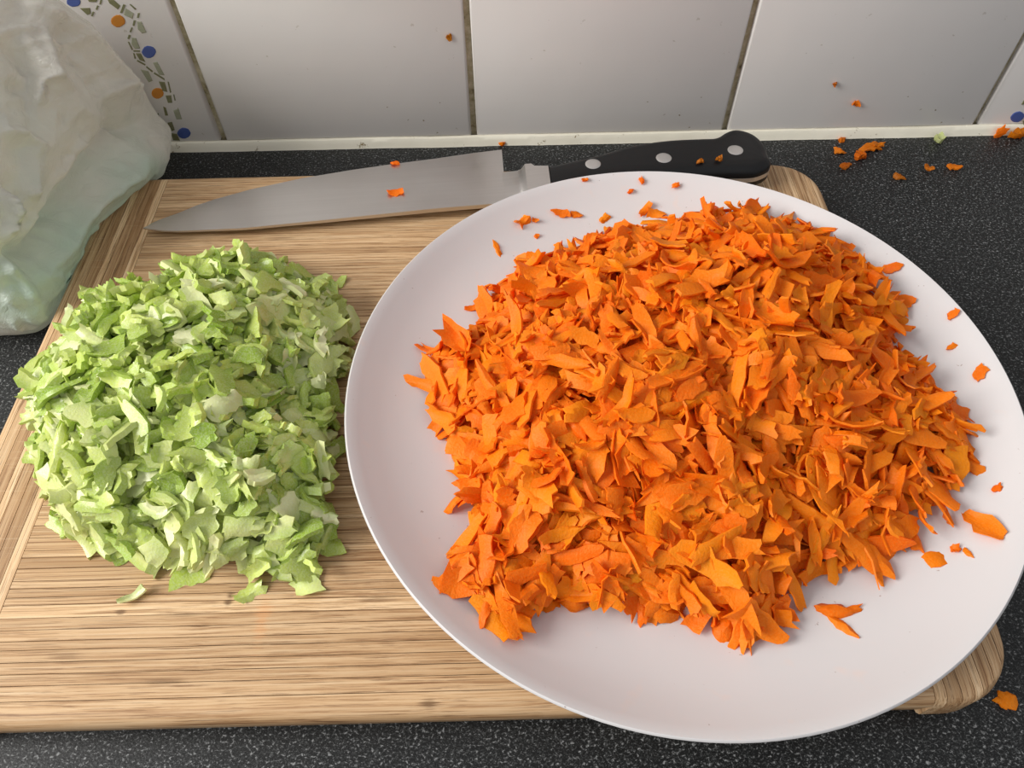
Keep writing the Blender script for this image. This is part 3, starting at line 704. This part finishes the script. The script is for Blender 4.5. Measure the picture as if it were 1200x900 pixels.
# ------------------------------------------------------------------ plastic bag
def build_bag():
    plan = [(.021, -.0075), (.0285, -.016), (.0295, -.032), (.0275, -.0495), (.020, -.072), (.0115, -.098), (.0075, -.130), (.002, -.147), (-.010, -.153), (-.05, -.153), (-.10, -.151), (-.17, -.143), (-.205, -.115), (-.212, -.07), (-.20, -.02), (-.17, -.008), (-.09, -.0065), (-.02, -.0065)]
    c0 = np.array([-.085, -.078]); NU, NV = 560, 300
    P = np.array(plan); n = len(P)
    # closed Catmull-Rom through the plan points, resampled evenly
    pts = []
    for i in range(n):
        a, b, c, d = P[i-1], P[i], P[(i+1) % n], P[(i+2) % n]
        for t in np.linspace(0, 1, 24, endpoint=False): pts.append(.5*((2*b)+(-a+c)*t+(2*a-5*b+4*c-d)*t*t+(-a+3*b-3*c+d)*t**3))
    pts = np.array(pts); seg = np.r_[0, np.cumsum(np.hypot(*(np.roll(pts, -1, 0)-pts).T))]; pc = np.vstack([pts, pts[:1]])
    u = np.linspace(0, seg[-1], NU, endpoint=False); ring = np.c_[np.interp(u, seg, pc[:, 0]), np.interp(u, seg, pc[:, 1])]
    rad = np.hypot(*(ring-c0).T); dr = (ring-c0)/rad[:, None]
    prof = np.array([(.10, .0006), (.05, .0006), (.020, .0008), (.012, .003), (.006, .009), (.0, .020), (-.0005, .028), (.002, .040), (.006, .054), (.013, .078), (.025, .100), (.042, .120), (.065, .136), (.100, .147), (.16, .150)])
    L = np.r_[0, np.cumsum(np.hypot(*np.diff(prof, axis=0).T))]; q = np.linspace(0, L[-1], NV+1)
    ins = np.interp(q, L, prof[:, 0]); zz = np.interp(q, L, prof[:, 1])
    for _ in range(6): ins[1:-1] = (ins[:-2]+ins[1:-1]*2+ins[2:])/4; zz[1:-1] = (zz[:-2]+zz[1:-1]*2+zz[2:])/4
    G_ = np.zeros((NV+1, NU, 3))
    for j in range(NV+1):
        f = np.maximum(1-ins[j]/.165*(.165/np.maximum(rad, .02))*np.clip(rad/.10, .35, 1.), .01)
        G_[j, :, :2] = c0+dr*(rad*f)[:, None]; G_[j, :, 2] = zz[j]
    def normals(A):
        du = np.roll(A, -1, 1)-np.roll(A, 1, 1); dv = np.empty_like(A); dv[1:-1] = A[2:]-A[:-2]; dv[0] = A[1]-A[0]; dv[-1] = A[-1]-A[-2]
        N_ = np.cross(du, dv); return N_/np.maximum(np.linalg.norm(N_, axis=-1, keepdims=True), 1e-9)
    F = [(j*NU+i, j*NU+(i+1) % NU, (j+1)*NU+(i+1) % NU, (j+1)*NU+i) for j in range(NV) for i in range(NU)]
    tree = BVHTree.FromPolygons(G_.reshape(-1, 3).tolist(), F); N_ = normals(G_)
    if (N_[:, :, 2][-30:-5].mean()) < 0: N_ = -N_
    def surf(pl):
        out = []
        for a, b in pl:
            h = tree.ray_cast(Vector(CAM), Vector(ray(a, b)).normalized())
            if h[0] is None: h = tree.find_nearest(Vector(CAM)+Vector(ray(a, b)).normalized()*.42)
            out.append(np.array(h[0]))
        return np.array(out)
    A = G_.reshape(-1, 3); wob = np.array([[noise.noise(Vector(p)*45), noise.noise(Vector(p)*45+Vector((9, 2, 4))), noise.noise(Vector(p)*45+Vector((3, 8, 1)))] for p in A])
    disp = np.zeros(len(A))
    def crease(pl, amp, wd, side=0., sharp=1.):
        nonlocal disp
        Q_ = surf(pl); best = np.full(len(A), 9.); tt = np.zeros(len(A)); sg = np.zeros(len(A)); B_ = A+wob*.0035; tot = len(Q_)-1
        for i in range(tot):
            a, e = Q_[i], Q_[i+1]-Q_[i]; t = np.clip(((B_-a)@e)/max(e@e, 1e-12), 0, 1); r_ = B_-a-t[:, None]*e; d = np.linalg.norm(r_, axis=1)
            k = d < best; best[k] = d[k]; tt[k] = (i+t[k])/tot; sg[k] = np.sign(np.cross(e, r_)[k]@np.array([.3, -.5, .8]))
        fade = np.clip(np.sin(np.pi*np.clip(tt*.9+.05, 0, 1))*1.6, 0, 1)
        wl_ = np.where(sg > 0, wd*(1+side), wd*(1-side)); pr = .62*np.clip(1-best/wl_, 0, 1)**sharp+.30*np.clip(1-best/(.32*wl_), 0, 1)*(1 if amp > 0 else .6)
        disp += 2.0*amp*pr*fade
    crease([(20, 8), (60, 24), (100, 47), (130, 80), (150, 100), (180, 112)], .0050, .012, .3)
    crease([(0, 30), (40, 38), (80, 62), (112, 100), (150, 140)], -.0035, .014)
    crease([(3, 40), (30, 33), (52, 38), (60, 65), (62, 92), (45, 99), (38, 130)], .0052, .008, -.2)
    crease([(2, 45), (20, 62), (34, 90), (30, 120)], -.0040, .010)
    crease([(192, 138), (150, 148), (118, 180), (80, 222), (45, 285), (5, 305)], -.0095, .018, 0, 1.2)
    crease([(196, 182), (155, 205), (115, 240), (82, 285), (60, 320)], .0045, .010)
    crease([(125, 150), (95, 185), (60, 225), (40, 262), (10, 290)], .0045, .012)
    crease([(0, 165), (28, 160), (42, 172), (42, 200), (38, 222), (26, 228)], .0045, .008, .2)
    crease([(0, 205), (12, 225), (22, 262), (15, 300)], -.0030, .009)
    crease([(0, 218), (8, 245), (11, 262), (2, 285)], .0055, .006, .4)
    crease([(10, 300), (28, 322), (38, 345), (56, 366)], .0045, .005)
    crease([(30, 300), (45, 330), (60, 352)], -.0030, .006)
    crease([(0, 352), (20, 345), (35, 352), (45, 375)], .0030, .005)
    crease([(0, 330), (22, 338), (40, 362)], -.0030, .005)
    crease([(0, 95), (25, 110), (34, 140), (33, 170)], -.0035, .010)
    crease([(95, 8), (108, 30), (100, 45)], .0018, .004)
    crease([(60, 110), (110, 135), (160, 150)], .0014, .012)
    rg = random.Random(9)
    for k in range(90):
        x, y = rg.uniform(-5, 190), rg.uniform(0, 380); a = rg.gauss(-.75, .7); l = rg.uniform(12, 42)
        crease([(x, y), (x+l*.5*math.cos(a)+rg.uniform(-3, 3), y-l*.5*math.sin(a)+rg.uniform(-3, 3)), (x+l*math.cos(a), y-l*math.sin(a))], rg.choice([-1, 1, 1])*rg.uniform(.0004, .0013), rg.uniform(.0018, .0055), rg.uniform(-.5, .5))
    lf = np.array([noise.noise(Vector(p)*16)*.0045+.0012*(1-2.6*abs(noise.noise(Vector(p+w_*.01)*55))) for p, w_ in zip(A, wob)])
    V = (A+N_.reshape(-1, 3)*(disp+lf)[:, None]); out = []
    for p in V:
        x, y, z = p; z = max(z, .0006)
        if y > -.0062: y = -.0062
        xb = BX0-.0008-ROT*y
        if x > xb-.001 and y < BY1+.002 and z < BT+.0010:
            if z > .006: z = BT+.0010
            else: x = xb-.001
        out.append((x, y, z))
    base = np.array([c0[0], c0[1], .0006]); top = len(out); out = [tuple(np.array(p)-base) for p in out]
    F.append(tuple(range(NU))[::-1]); F.append(tuple(NV*NU+i for i in range(NU)))
    obj('plastic_bag', mesh('plastic_bag', out, F, [M['bag']], smooth=180), None, base, label='crumpled translucent white plastic bag standing against the tiles beside the board', cat='bag')
build_bag()
